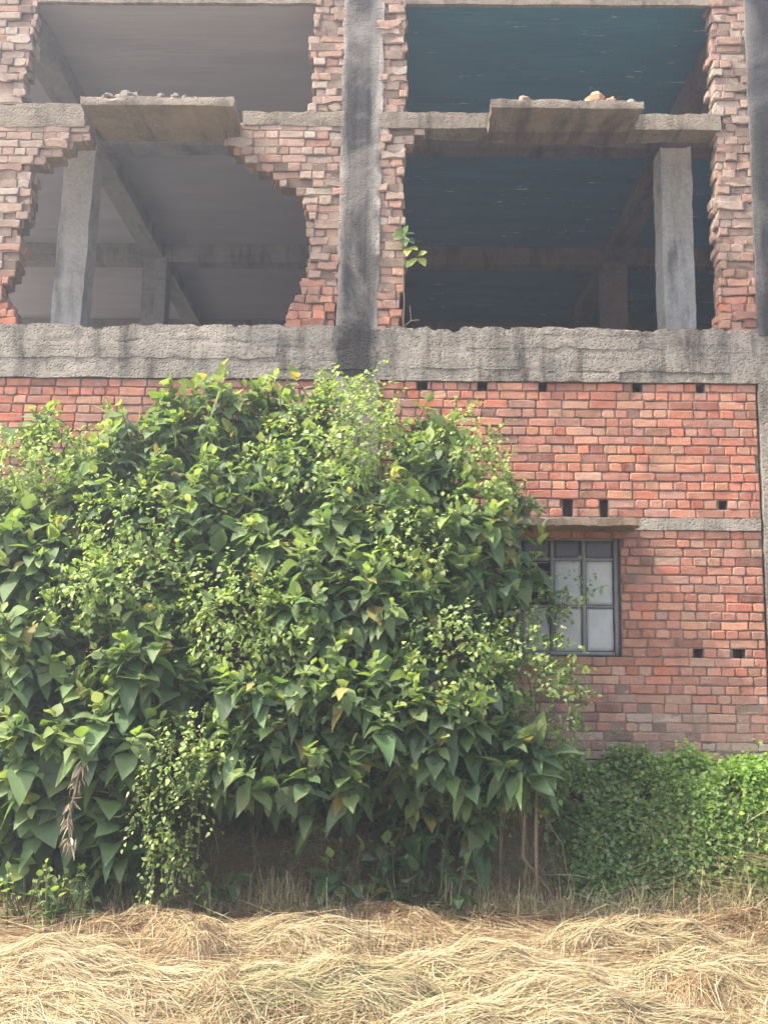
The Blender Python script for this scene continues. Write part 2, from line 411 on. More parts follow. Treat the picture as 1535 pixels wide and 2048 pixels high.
# fill beside holes, reveals, and the closed back of the wall
for xa, xb in ((-5.4, wx0), (wx1, 5.4)): mb.box(xa, xb, .20, .26, -.3, beam_bot, (1, 1, 1), 1)
mb.box(wx0, wx1, .201, .26, -.3, wz0-.005, (1, 1, 1), 1); mb.box(wx0, wx1, .201, .26, wz1+.1, beam_bot, (1, 1, 1), 1)
tag(mb.build('wall', [BRICK, MORTAR], HOUSE, False))
# --- upper broken brickwork
polys = {
 'LU': P((-220, -80), (74, -80), (73, 40), (62, 100), (52, 160), (46, 207), (-220, 204)),
 'LL': P((-220, 246), (180, 250), (192, 266), (152, 287), (112, 308), (62, 332), (64, 400), (60, 442), (36, 454), (42, 490), (36, 540), (5, 572), (10, 600), (38, 632), (30, 650), (-220, 650)),
 'CU': P((634, -80), (630, 40), (618, 85), (624, 150), (630, 185), (606, 222), (692, 222), (695, -80)),
 'CL': P((452, 246), (452, 298), (482, 302), (500, 328), (540, 345), (562, 370), (592, 376), (602, 402), (613, 432), (613, 475), (620, 482), (613, 550), (600, 582), (580, 602), (570, 655), (672, 655), (690, 246)),
 'MU': P((752, -80), (813, -80), (812, 225), (752, 225)),
 'ML': P((750, 252), (846, 256), (844, 276), (808, 278), (806, 400), (810, 520), (802, 600), (804, 668), (748, 668)),
 'RU': P((1421, -80), (1420, 100), (1426, 230), (1440, 231), (1442, 262), (1504, 262), (1492, -80)),
 'RL': P((1432, 256), (1430, 400), (1436, 500), (1440, 672), (1520, 675), (1504, 256)),
}
def pier(p, seed):
    def dust(x, z):
        return .86-.72*max(0, min(1, (beam_top+.85-z)/.6))*(.75+.6*nz((x, 0, z), 2.2, 4)) + .12*nz((x, 0, z), 1.5, 1)
    b = MB(); zs_ = [z for x, z in p]
    brick_field(b, max(zs_), min(zs_), lambda z: cuts(p, z), dust, True, .022, seed=seed)
    b.build('brick_pier', [BRICK, MORTAR], HOUSE, False)
for k, p in enumerate(polys.values()): pier(p, k+3)

# --- concrete frame of the facade
def conc(name, mat, *boxes, parent=HOUSE, **kw):
    b = MB()
    for bx in boxes: rough_box(b, *bx, **kw)
    return b.build(name, mat, parent, 'sharp')
top_z = W(760, -330)[1]; CEIL_Z0 = W(1100, 271, 2.6)[1]
conc('floor_beam', BEAMC, (-5.4, 5.4, -.018, .30, beam_bot, beam_top+.035), res=.035, amp=.009, crumble=.06, seed=2)
b = MB()        # slabs of laitance still clinging to the beam face
for x0, x1, py0, py1, pr in ((-3.4, -1.1, 684, 722, .030), (-1.1, -.2, 700, 742, .034), (-2.6, -.6, 668, 688, .026), (.1, 1.1, 700, 738, .028), (1.25, 3.0, 705, 742, .034), (.6, 2.4, 672, 696, .022), (1.2, 2.0, 742, 762, .05), (-5, -3.3, 690, 722, .03), (3.4, 5.2, 690, 740, .03)):
    rough_box(b, x0, x1, -.014-pr*.4, .01, W(760, py1)[1], W(760, py0)[1], res=.035, amp=.004, chip=.025, seed=x0)
b.build('mortar_band', BEAMC, HOUSE, 'sharp')
pa, pb = W(690, 100), W(668, 640)
conc('pillar', PILC, (cpx0+.01, cpx1-.005, -.010, .34, beam_top-.03, top_z), res=.045, amp=.010, chip=.03, skew=(.02, 0), seed=4)
conc('pillar', CONC2, (cpx0, cpx1, -.032, .34, 0, beam_bot+.01), res=.06, amp=.014, seed=5)
conc('pillar', CONC2, (rpx0+.035, rpx0+.43, -.022, .34, -.2, beam_bot+.005), res=.06, amp=.010, chip=.012, seed=6)
conc('pillar', STC, (W(1506, 500)[0], W(1506, 500)[0]+.43, -.024, .34, beam_top-.03, top_z), res=.06, amp=.010, chip=.012, seed=7)
lpx = W(-95, 400)[0]
conc('pillar', PILC, (lpx-.2, lpx+.2, -.03, .34, beam_top-.03, top_z), res=.07, amp=.010, seed=8)
# lintels
def zpx(py, px=760): return W(px, py)[1]
conc('lintel', CONC, (W(-200, 230)[0], W(172, 230)[0], -.012, .24, W(90, 255)[1], W(90, 207)[1]), res=.05, amp=.009, crumble=.03, chip=.02, seed=11)
conc('lintel', CONC, (W(486, 238)[0], W(690, 238)[0], -.012, .24, W(590, 252)[1], W(590, 222)[1]), res=.05, amp=.009, crumble=.02, chip=.02, seed=12)
conc('lintel', CONC, (W(756, 245)[0], W(1440, 245)[0], -.012, .24, W(1100, 259)[1], W(1100, 226)[1]), res=.05, amp=.008, crumble=.02, chip=.015, seed=13)
conc('lintel', CONC2, (bx0, rpx0+.01, -.014, .12, bz0, bz1), res=.05, amp=.007, seed=14)
conc('roof_beam', CONC, (-5.4, 5.4, 0.03, .08, CEIL_Z0-.02, top_z), res=.12, amp=.008, seed=15)
# sunshades: slabs that stick out over the openings
def shade(name, px0, px1, py_top, py_bot, proj, thick, seed, mat=CONC):
    Y = -proj; x0, zt = W(px0, py_top, Y); x1, _ = W(px1, py_top, Y); zb = W((px0+px1)/2, py_bot, 0)[1]
    b = MB(); zf = W((px0+px1)/2, py_top, Y)[1]
    rough_box(b, x0, x1, Y, .20, zf-thick, zf, res=.045, amp=.009, crumble=.02, chip=.022, seed=seed)
    o = b.build(name, mat, HOUSE, 'sharp'); return x0, x1, zf, zb
SL = shade('sunshade', 160, 468, 192, 258, .46, .085, 21)
SR = shade('sunshade', 981, 1287, 198, 262, .46, .085, 22)
SW = shade('sunshade', 935, 1281, 1034, 1066, .42, .065, 23, BROWNC)
conc('lintel', CONC, (SL[0]+.02, SL[1]-.02, -.03, .22, SL[3]-.0, SL[2]-.09), res=.05, amp=.012, chip=.03, seed=24)
conc('lintel', RUSTC, (SR[0]+.01, SR[1]-.03, -.03, .22, SR[3]-.0, SR[2]-.09), res=.05, amp=.010, chip=.02, seed=25)

# --- interior of the upper floor
fl = beam_top-.06
Y1, Y2, Y3 = 2.6, 6.1, 9.6
ceil_z = W(1100, 271, Y1)[1]; zb1 = W(1100, 305, Y1)[1]; zb2 = W(1000, 535, Y2)[1]
gxL, gxC, gxR = -3.68, (cpx0+cpx1)/2, 3.22
conc('floor_slab', FLOORM, (-9, 9, .30, 12.5, fl-.2, fl), res=.6, amp=.004)
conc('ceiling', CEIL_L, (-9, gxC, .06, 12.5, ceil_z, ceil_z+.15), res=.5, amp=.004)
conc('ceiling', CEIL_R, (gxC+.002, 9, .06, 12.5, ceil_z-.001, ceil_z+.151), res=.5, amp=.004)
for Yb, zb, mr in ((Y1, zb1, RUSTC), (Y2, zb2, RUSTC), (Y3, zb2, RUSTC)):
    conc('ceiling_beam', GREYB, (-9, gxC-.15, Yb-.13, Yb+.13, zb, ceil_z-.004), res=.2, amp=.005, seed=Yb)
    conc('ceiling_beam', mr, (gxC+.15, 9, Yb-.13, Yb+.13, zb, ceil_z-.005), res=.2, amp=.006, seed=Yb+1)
for gx, mt in ((gxL, GREYB), (gxC, RUSTC), (gxR, RUSTC)):
    conc('ceiling_beam', mt, (gx-.14, gx+.14, .35, 12, zb1-.03, ceil_z-.008), res=.3, amp=.006, seed=gx)
    for Yb in (Y1, Y2, Y3):
        sk_ = (.09, 0) if (gx == gxL and Yb == Y1) else (0, 0); dx = -.14 if sk_[0] else 0
        conc('column', COLC if Yb == Y1 else (GREYB if gx == gxL else RUSTC), (gx-.17-sk_[0]*.6+dx, gx+.19-sk_[0]*.6+dx, Yb-.18, Yb+.18, fl-.01, zb1-.01), res=.09, amp=.010, chip=.012, skew=sk_, seed=gx+Yb)
conc('wall', GREYB, (-9, 9, 12.5, 12.7, -.2, ceil_z), res=1.0, amp=.004)
conc('wall', GREYB, (9, 9.2, .3, 12.5, -.2, ceil_z), res=1.0, amp=.004)
conc('wall', VOID, (-5.4, 5.4, 1.6, 1.75, -.2, fl-.25), res=1.0, amp=.004)

# --- window
WIN = tag(empty('window', (0, 0, 0)), 'steel window with pale sheet panes', None); WIN.parent = HOUSE
del WIN['label']
b = MB(); fy0, fy1 = .065, .105
xs = [wx0, W(1040, 1200)[0], W(1106, 1200)[0], W(1170, 1200)[0], wx1]; zs = [wz0, W(1170, 1212)[1], W(1170, 1117)[1], wz1]
def bar(xa, xb, za, zb, y0=fy0, y1=fy1): rough_box(b, xa, xb, y0, y1, za, zb, res=.09, amp=.003)
bar(wx0, wx0+.04, wz0, wz1); bar(wx1-.04, wx1, wz0, wz1); bar(wx0+.045, wx1-.045, wz1-.04, wz1); bar(wx0+.045, wx1-.045, wz0, wz0+.035)
for x in xs[1:4]: bar(x-.017, x+.017, wz0+.035, wz1-.04, fy0+.004, fy1+.003)
bar(wx0+.045, wx1-.045, zs[2]-.014, zs[2]+.014, fy0+.008, fy1-.004); bar(wx0+.045, wx1-.045, zs[1]-.011, zs[1]+.011, fy0+.008, fy1-.004)
b.build('frame', STEEL, WIN)
for i in range(4):
    for j in range(3):
        if i == 1 and j == 1: continue
        xa, xb = xs[i]+(.05 if i == 0 else .024), xs[i+1]-(.05 if i == 3 else .024); za, zb = zs[j]+(.04 if j == 0 else .016), zs[j+1]-(.044 if j == 2 else .016)
        b = MB(); rough_box(b, xa, xb, .088, .094, za, zb, res=.04, amp=.004, seed=i+j*3); b.build('pane', SHEET_SHADE if j == 2 else SHEET, WIN)
b = MB()
for k in range(5):
    z = zs[1]+.05+k*.085; tube(b, [(xs[1]+.01, .10, z), (xs[2]-.01, .10, z)], .007)
b.build('grille', STEEL, WIN)

# ------------------------------------------------------------------ plants
def nrm(a): return a/np.maximum(1e-9, np.linalg.norm(a, axis=-1, keepdims=True))
def add_leaves(mb, Pp, D, U, L, wid, droop, fold, tint, jag=.0, st=6):
    """many leaf blades: base points, directions, facing hints, lengths; each blade folds on its midrib and droops"""
    N = len(Pp); D = nrm(D); S = nrm(np.cross(D, U)); Nn = np.cross(S, D)
    ts = np.linspace(0, 1, st); wd = np.interp(ts, [0, .12, .3, .5, .75, 1], [.06, .30, .5, .47, .27, .0])
    L = np.asarray(L).reshape(-1, 1); droop = np.asarray(droop).reshape(-1, 1); wid = np.asarray(wid).reshape(-1, 1); fold = np.asarray(fold).reshape(-1, 1)
    V = np.zeros((N, st, 3, 3), np.float32)
    tw = rng.normal(0, .4, (N, 1))
    for k, t in enumerate(ts):
        mid = Pp + L*(D*t*(1-.25*droop*t)) + np.array([0, 0, -1])*L*droop*t*t
        jf = 1-jag*rng.random((N, 2)) if jag else np.ones((N, 2))
        side = S+Nn*tw*t
        wv = wd[k]*L*wid
        V[:, k, 1] = mid
        V[:, k, 0] = mid-side*wv*jf[:, :1]+Nn*wv*fold
        V[:, k, 2] = mid+side*wv*jf[:, 1:]+Nn*wv*fold
    q = []
    for k in range(st-1):
        for s in (0, 1): q.append((k*3+s, k*3+s+1, (k+1)*3+s+1, (k+1)*3+s))
    F = (np.array(q)[None]+(np.arange(N)*st*3)[:, None, None]).reshape(-1, 4)
    mb.add(V.reshape(-1, 3), F, np.repeat(tint, st*3, 0))

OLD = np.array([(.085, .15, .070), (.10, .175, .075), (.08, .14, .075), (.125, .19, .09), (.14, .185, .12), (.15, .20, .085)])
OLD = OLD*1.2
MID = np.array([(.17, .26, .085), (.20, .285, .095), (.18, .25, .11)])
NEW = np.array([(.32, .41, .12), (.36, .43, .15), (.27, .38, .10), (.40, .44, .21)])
def pick(pal, n): return pal[rng.integers(0, len(pal), n)]*rng.uniform(.82, 1.2, (n, 1))

def shoots(leaf, stem, T, A, n=15, size=.2, length=.5, young=.25, jag=.25, narrow=1.0):
    """leafy shoots ending at T and growing along A: tips carry small upright pale leaves, older leaves below hang"""
    M = len(T)
    for i in range(M):
        a = A[i]/np.linalg.norm(A[i]); Lg = length*random.uniform(.75, 1.25); base = T[i]-a*Lg+np.array((0, 0, -.05))
        tube(stem, [base, base*.5+T[i]*.5+np.array((0, 0, .03)), T[i]], [.008, .006, .003], (.10, .12, .05), 4)
        e1 = np.cross(a, (0.3, .2, .93)); e1 /= np.linalg.norm(e1); e2 = np.cross(a, e1)
        s = np.clip(np.linspace(.05, 1.0, n)+rng.normal(0, .02, n), 0, 1); az = np.arange(n)*2.4+random.random()*6
        rad = e1*np.cos(az)[:, None]+e2*np.sin(az)[:, None]
        al = np.radians(np.interp(s, [0, .6, .85, 1], [88, 68, 45, 16]))+rng.normal(0, .28, n)
        D = a*np.cos(al)[:, None]+rad*np.sin(al)[:, None]
        Ln = size*np.interp(s, [0, .45, .8, 1], [1.05, 1.1, .8, .5])*rng.uniform(.5, 1.3, n)
        pos = base+(T[i]-base)*s[:, None]
        dr = np.interp(s, [0, .6, 1], [.6, .42, .12])*rng.uniform(.15, 1.6, n)
        U = nrm(a*.6+np.array((0, 0, .8))+rng.normal(0, .25, (n, 3)))
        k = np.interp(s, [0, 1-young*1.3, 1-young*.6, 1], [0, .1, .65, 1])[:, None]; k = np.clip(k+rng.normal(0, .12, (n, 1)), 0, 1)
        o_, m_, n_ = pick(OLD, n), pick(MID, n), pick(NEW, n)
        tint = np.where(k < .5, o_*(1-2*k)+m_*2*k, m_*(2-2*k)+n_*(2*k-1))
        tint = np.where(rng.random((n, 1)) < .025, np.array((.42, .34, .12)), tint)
        add_leaves(leaf, pos, D, U, Ln, rng.uniform(.58, .95, n)*narrow, dr, rng.uniform(.1, .45, n), tint, jag)

def lobe_pts(lobes, n, shell=True, front=True, lim=None):
    """points on the sunward/front side of a set of ellipsoidal masses, with outward directions"""
    areas = np.array([l[3]*l[4] for l in lobes]); cnt = np.maximum(1, (n*areas/areas.sum()).round().astype(int))
    Pq, Aq = [], []
    for (x, y, z, rx, rz, ry), c in zip(lobes, cnt):
        got = 0; tries = 0
        while got < c and tries < c*30:
            tries += 1
            d = rng.normal(size=3); d /= np.linalg.norm(d)
            if front and d[1] > .35: continue
            r = random.uniform(.86, 1.06) if shell else random.random()**.5*.85
            p = np.array((x+d[0]*rx*r, y+d[1]*ry*r, z+d[2]*rz*r))
            if p[1] > -.06: p[1] = -.06-random.random()*.15
            if p[2] < gz(p[0], p[1])+.02: continue
            nn = np.array((d[0]/rx, d[1]/ry, d[2]/rz)); nn /= np.linalg.norm(nn)
            Pq.append(p); Aq.append(nn); got += 1
    return np.array(Pq), np.array(Aq)
def LB(*ls):
    out = []
    for px, py, rx, rz, Y, ry in ls:
        x, z = W(px, py, Y); s = (DIST+Y)/FPX
        out.append((x, Y, z, rx*s, rz*s, ry))
    return out

def woody(mb, foot, lobes, k=1):
    for (x, y, z, rx, rz, ry) in lobes:
        for q_ in range(k):
            tip = np.array((x+random.uniform(-.6, .6)*rx, y+random.uniform(-.5, .4)*ry, z+random.uniform(-.4, .5)*rz)); f = np.array(foot)+rng.normal(0, .05, 3)*(1, 1, 0)
            mid = f*.5+tip*.5+np.array((random.uniform(-.15, .15), .05, .1))
            tube(mb, [f, f*.75+mid*.3-(0, 0, .02), mid, tip], [.022, .018, .013, .006], (.13, .11, .065), 6)

def shrub(label, lobes, dens=1.0, size=.178, young=.36, jag=.38, length=.38, foot=None, name='leafy_shrub', group='large leaved shrubs of the thicket', narrow=1.0):
    lobes = LB(*[(a, b, c*1.14, d*1.14, e, f*1.1) for a, b, c, d, e, f in lobes])
    area = sum(l[3]*l[4]*3.14 for l in lobes)
    fx = np.mean([l[0] for l in lobes]); fy = -.55
    foot = foot or (fx, fy, float(gz(fx, fy))-.03)
    root = tag(empty(name, foot), label, 'shrub', group)
    leaf, stem = MB(), MB()
    T, A = lobe_pts(lobes, int(area*35*dens))
    A = A*.75+np.array((-.05, -.15, .75))+rng.normal(0, .22, A.shape)
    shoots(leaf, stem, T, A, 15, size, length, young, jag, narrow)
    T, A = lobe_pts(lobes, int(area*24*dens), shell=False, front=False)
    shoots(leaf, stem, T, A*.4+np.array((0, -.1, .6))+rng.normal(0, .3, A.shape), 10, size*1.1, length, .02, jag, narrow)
    woody(stem, foot, lobes)
    if name == 'stalked_plant':
        x, y, z = lobes[0][:3]
        for k in range(9):
            a = np.array((foot[0]+random.gauss(.05, .16), -1.0+random.gauss(0, .12), 0)); a[2] = float(gz(a[0], a[1]))
            b_ = np.array((x+random.gauss(0, .05), y+.1, z-.15+random.gauss(0, .1))); mid = a*.5+b_*.5+rng.normal(0, .11, 3)
            tube(stem, [b_, b_*.6+mid*.4+rng.normal(0, .02, 3), mid, a*.7+mid*.3+rng.normal(0, .03, 3), a], [.0025, .004, .004, .0035, .002] if k > 1 else [.010, .013, .014, .012, .010], (.24, .175, .11), 5)
    for b_, nm, mt in ((leaf, 'foliage', LEAF), (stem, 'stem', STEM)):
        o = b_.build(nm, mt, root); o.matrix_parent_inverse = Matrix.Translation(-Vector(foot))
    return root

def vine(label, lobes, dens=1.0, size=.046, pal=(NEW, MID), mixk=.7, name='climbing_vine', group='small leaved vines over the thicket', hang=0.0, foot=None):
    lobes = LB(*[(a, b, c*1.1, d*1.1, e, f*1.1) for a, b, c, d, e, f in lobes]); area = sum(l[3]*l[4]*3.14 for l in lobes)
    fx = np.mean([l[0] for l in lobes]); fy = -.7; foot = foot or (fx, fy, float(gz(fx, fy))-.03)
    root = tag(empty(name, foot), label, 'vine', group)
    leaf, stem = MB(), MB()
    C, A = lobe_pts(lobes, int(area*270*dens))
    # runs of small leaves along wandering tendrils
    for i in range(0, len(C)):
        m_ = random.randint(7, 12); d = np.array((random.gauss(0, .6), random.gauss(-.15, .3), random.gauss(.25-1.2*hang, .5))); d /= np.linalg.norm(d)
        ln = random.uniform(.12, .30); s = np.linspace(0, 1, m_)[:, None]
        pos = C[i]+A[i]*.03+d*ln*s+np.array((0, 0, -.10))*ln*s*s*(1+3*hang)+rng.normal(0, .012, (m_, 3))
        if i % 4 == 0: tube(stem, [pos[0], pos[m_//2], pos[-1]], .0028, (.14, .18, .06), 3)
        D = A[i]*.6+rng.normal(0, .7, (m_, 3))+np.array((0, 0, -.1)); U = nrm(A[i]*.6+np.array((-.2, -.1, .9))+rng.normal(0, .35, (m_, 3)))
        t = np.where(rng.random((m_, 1)) < mixk, pick(pal[0]*1.2, m_), pick(pal[1], m_))
        add_leaves(leaf, pos, D, U, size*rng.uniform(.6, 1.25, m_), np.full(m_, .8), rng.uniform(.05, .4, m_), rng.uniform(0, .4, m_), t, .15, 4)
    for l in lobes:
        for _ in range(1):
            tp = np.array((l[0]+random.uniform(-.5, .5)*l[3], l[1], l[2]+random.uniform(-.3, .6)*l[4])); f = np.array(foot)
            tube(stem, [f, f*.6+tp*.4+np.array((.05, .12, .1)), f*.3+tp*.7+np.array((-.06, .1, .05)), tp], [.009, .007, .006, .004], (.15, .14, .07), 4)
    for b_, nm, mt in ((leaf, 'foliage', VINE), (stem, 'stem', STEM)):
        o = b_.build(nm, mt, root); o.matrix_parent_inverse = Matrix.Translation(-Vector(foot))
    return root

# (photo measurement of the middle, half width, half height, distance in front of the wall, half depth)
shrub('large leaved shrub with upright tips at the top left of the thicket against red brick', [(290, 870, 110, 75, -.5, .35), (240, 960, 120, 90, -.75, .45), (95, 850, 30, 50, -.5, .2), (30, 1010, 80, 90, -.6, .35), (170, 1010, 90, 80, -.7, .35)])
shrub('tallest large leaved shrub reaching up to the concrete floor beam', [(430, 820, 125, 75, -.45, .35), (590, 815, 100, 70, -.45, .35), (520, 930, 150, 90, -.7, .4), (400, 970, 110, 70, -.8, .4)])
shrub('drooping grey green shrub above the dark hollow in the middle of the thicket', [(420, 1040, 120, 55, -1.0, .4), (560, 1060, 90, 80, -1.0, .35)], jag=.4)
shrub('large leaved shrub in the centre of the thicket under the pale vine', [(700, 1010, 130, 110, -.9, .5), (650, 1180, 130, 100, -1.2, .5), (780, 1190, 110, 110, -1.15, .5)])
shrub('leafy shrub at the upper right of the thicket against red brick', [(860, 920, 90, 90, -.5, .4), (900, 1040, 120, 90, -.75, .45), (845, 840, 28, 45, -.45, .2), (1030, 965, 40, 30, -.35, .2)])
shrub('leafy shrub at the right edge of the thicket beside the steel window', [(1025, 1085, 62, 48, -.5, .3), (930, 1140, 90, 70, -.8, .4)])
shrub('broad leaved shrub at the far left edge of the thicket', [(70, 1110, 130, 110, -.9, .5), (60, 1270, 130, 110, -1.15, .5), (90, 1420, 140, 110, -1.25, .5)], jag=.2, size=.19)
shrub('broad leaved shrub with hanging dark leaves left of the hollow', [(270, 1170, 120, 90, -1.05, .45), (300, 1310, 110, 100, -1.25, .5), (240, 1450, 120, 90, -1.3, .5)], jag=.2, size=.19)
shrub('jagged leaved shrub bulging out at the lower middle of the thicket', [(560, 1360, 120, 100, -1.4, .5), (700, 1400, 150, 110, -1.45, .5), (520, 1480, 110, 80, -1.4, .5), (440, 1470, 60, 60, -1.45, .3), (640, 1510, 130, 70, -1.35, .45)], jag=.4)
shrub('jagged leaved shrub with dark leaves at the lower right of the thicket', [(860, 1440, 110, 110, -1.3, .5), (820, 1540, 80, 70, -1.1, .4), (930, 1560, 80, 70, -1.0, .35), (960, 1360, 60, 90, -1.1, .35)], jag=.35)
shrub('low broad leaved shrub above the dry hanging plant at lower left', [(90, 1560, 130, 90, -1.2, .45), (230, 1570, 80, 80, -1.15, .4), (220, 1690, 80, 70, -1.0, .3), (40, 1680, 70, 60, -1.1, .3)], jag=.12, size=.23, dens=.8)
shrub('plant with very large dark drooping leaves on a bare stalk beside the creeper', [(1030, 1480, 60, 60, -1.25, .3)], jag=.12, size=.31, dens=1.1, length=.32, narrow=.62, foot=(W(1040, 1780, -.9)[0], -.9, .15), name='stalked_plant', group='')
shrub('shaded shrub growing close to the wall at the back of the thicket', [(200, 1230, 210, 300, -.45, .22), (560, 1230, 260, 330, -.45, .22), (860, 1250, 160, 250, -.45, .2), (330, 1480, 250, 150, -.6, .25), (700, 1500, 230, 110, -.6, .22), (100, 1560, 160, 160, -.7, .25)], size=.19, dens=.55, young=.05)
vine('pale yellow green vine mound at the far left of the thicket', [(85, 955, 95, 70, -.65, .4), (40, 990, 70, 60, -.75, .35), (110, 905, 40, 40, -.55, .25)])
vine('pale vine climbing over the thicket top below the central pillar', [(690, 835, 75, 60, -.5, .3), (650, 920, 90, 80, -.8, .4), (740, 900, 60, 70, -.7, .3), (720, 800, 40, 35, -.4, .2)])
vine('bright vine over the shrub at the right shoulder of the thicket', [(940, 900, 60, 60, -.55, .3), (960, 980, 50, 60, -.7, .3)], mixk=.55)
vine('yellowish vine clump hanging in the middle of the thicket', [(800, 1085, 60, 65, -1.1, .35), (830, 1140, 40, 40, -1.2, .3)])
vine('yellow green vine clump just right of the dark hollow', [(480, 1200, 75, 55, -1.3, .35), (460, 1270, 60, 60, -1.4, .3), (550, 1250, 60, 50, -1.4, .3)], mixk=.6)
vine('light green vine patch left of the dark hollow', [(270, 1160, 110, 45, -1.35, .3), (190, 1190, 70, 50, -1.35, .3), (260, 1060, 90, 60, -1.1, .3)], mixk=.5)
vine('soft green vine clump at the lower right of the thicket', [(900, 1320, 70, 75, -1.4, .35)], mixk=.5)
vine('green vine draped beside and across the steel window', [(1050, 1330, 65, 75, -.9, .35), (1105, 1430, 40, 95, -.85, .3), (1060, 1560, 50, 60, -.8, .25), (1075, 1225, 32, 60, -.25, .16), (1125, 1190, 36, 16, -.14, .09)], mixk=.35)
vine('bright vine curtain hanging down to the straw', [(410, 1455, 60, 30, -1.7, .2), (350, 1510, 50, 45, -1.7, .18), (325, 1600, 30, 75, -1.62, .12), (365, 1600, 26, 60, -1.62, .12), (322, 1710, 20, 60, -1.55, .09), (362, 1690, 14, 45, -1.58, .07)], hang=1.0, mixk=.6, size=.038)

# creeper covering the bank on the right: nobody could count its leaves
def creeper():
    leaf = MB(); N = 72000
    x = rng.uniform(.9, 5.2, N); y = rng.uniform(-1.15, -.05, N)
    lump = .5+.5*np.sin(x*2.6+1)*np.sin(y*3+x)+.35*np.sin(x*6.1-y*5)
    bx = W(1090, 1600, -.6)[0]
    h = (.16+.10*lump)*sstep(bx-.1, bx+.35, x)*sstep(-1.2, -.85, y)
    top = 1.10+.07*np.sin(x*5.3)*np.sin(x*2.1+1)+.05*np.sin(x*11+y*4)
    h = np.maximum(h, (top-gz(x, y))*sstep(-.78, -.12, y)*(.85+.35*np.sin(x*4.3+y*7)*np.sin(x*2.9-y*5)))*sstep(bx-.1, bx+.3, x)
    h = h*(1+.25*np.sin(x*9+1)*np.sin(y*12+x*3))+np.where(rng.random(N) < .035, rng.uniform(.02, .16, N), 0)
    gap = np.sin(x*6.3+y*4)*np.sin(y*9-x*3.1)+.6*np.sin(x*13+1)*np.sin(y*17); keep = (gap > -.95) & (rng.random(N) < sstep(bx-.12, bx+.25, x)*np.clip(.25+1.1*sstep(-1.15, -.75, y), 0, 1))
    x, y, h = x[keep], y[keep], h[keep]; n = len(x)
    z = gz(x, y)+h*rng.uniform(.5, 1.06, n)+rng.normal(0, .022, n)
    D = rng.normal(0, .7, (n, 3))+np.array((0, -.5, .1)); U = nrm(np.array((-.1, -.35, .85))+rng.normal(0, .4, (n, 3)))
    br = sstep(2.2, 3.4, x+rng.normal(0, .35, n)+.5*(z-.6))[:, None]  # sun at the right and shade at the left put into the leaf colour
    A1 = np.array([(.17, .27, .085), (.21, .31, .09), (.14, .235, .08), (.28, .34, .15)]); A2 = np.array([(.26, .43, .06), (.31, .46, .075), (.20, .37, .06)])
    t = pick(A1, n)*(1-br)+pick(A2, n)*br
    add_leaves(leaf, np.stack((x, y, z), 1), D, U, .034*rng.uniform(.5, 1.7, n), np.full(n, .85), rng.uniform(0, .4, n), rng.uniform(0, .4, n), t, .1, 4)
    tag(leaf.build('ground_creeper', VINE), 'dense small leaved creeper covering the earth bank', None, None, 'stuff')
creeper()

# small seedling rooted on the floor beam
def seedling():
    x, z = W(806, 655, -.03); f = (x, -.03, z); root = tag(empty('seedling', f), 'thin seedling with few leaves growing on the floor beam against the broken pier', 'plant')
    st, lf = MB(), MB(); pts = [(*W(806, 655, -.03)[:1], -.03, z)]
    for px, py in ((808, 600), (806, 540), (808, 500), (808, 470)):
        a, c = W(px, py, -.06); pts.append((a, -.06, c))
    tube(st, pts, [.007, .006, .005, .004, .003], (.16, .12, .08), 5)
    a, c = W(838, 640, -.05); tube(st, [f, (f[0]+.07, -.05, f[2]+.06), (a, -.05, c)], .0035, (.2, .16, .12), 4); tube(st, [(f[0]+.07, -.05, f[2]+.06), (f[0]+.06, -.05, f[2]+.2)], .003, (.2, .16, .12), 4)
    tube(st, [pts[3], (W(820, 500, -.07)[0], -.07, W(820, 500, -.07)[1]), (W(835, 515, -.07)[0], -.07, W(835, 515, -.07)[1])], .003, (.16, .14, .08), 4)
    Pp, D, tt = [], [], []
    for px, py, dx, dz, c_ in ((806, 470, -.7, .5, 1), (806, 472, -.9, -.1, 1), (808, 468, .3, .7, 1), (810, 470, .9, .1, 0), (812, 476, .7, -.5, 0), (808, 474, .1, -.8, 1), (818, 495, .5, -.2, 2), (816, 496, -.1, -.6, 2), (835, 512, .8, .4, 2), (830, 516, -.3, -.6, 2), (838, 516, .5, -.7, 2), (826, 522, -.5, -.5, 1)):
        a, c = W(px, py, -.07); Pp.append((a, -.07, c)); D.append((dx, -.4, dz)); tt.append([(.05, .12, .08), (.14, .26, .06), (.38, .40, .08)][c_])
    n = len(Pp); add_leaves(lf, np.array(Pp), np.array(D), np.tile((0, -.6, .6), (n, 1)), np.full(n, .11), np.full(n, .85), np.full(n, .2), np.full(n, .2), np.array(tt), .1, 5)
    for b_, nm, mt in ((lf, 'foliage', VINE), (st, 'stem', STEM)):
        o = b_.build(nm, mt, root); o.matrix_parent_inverse = Matrix.Translation(-Vector(f))
seedling()

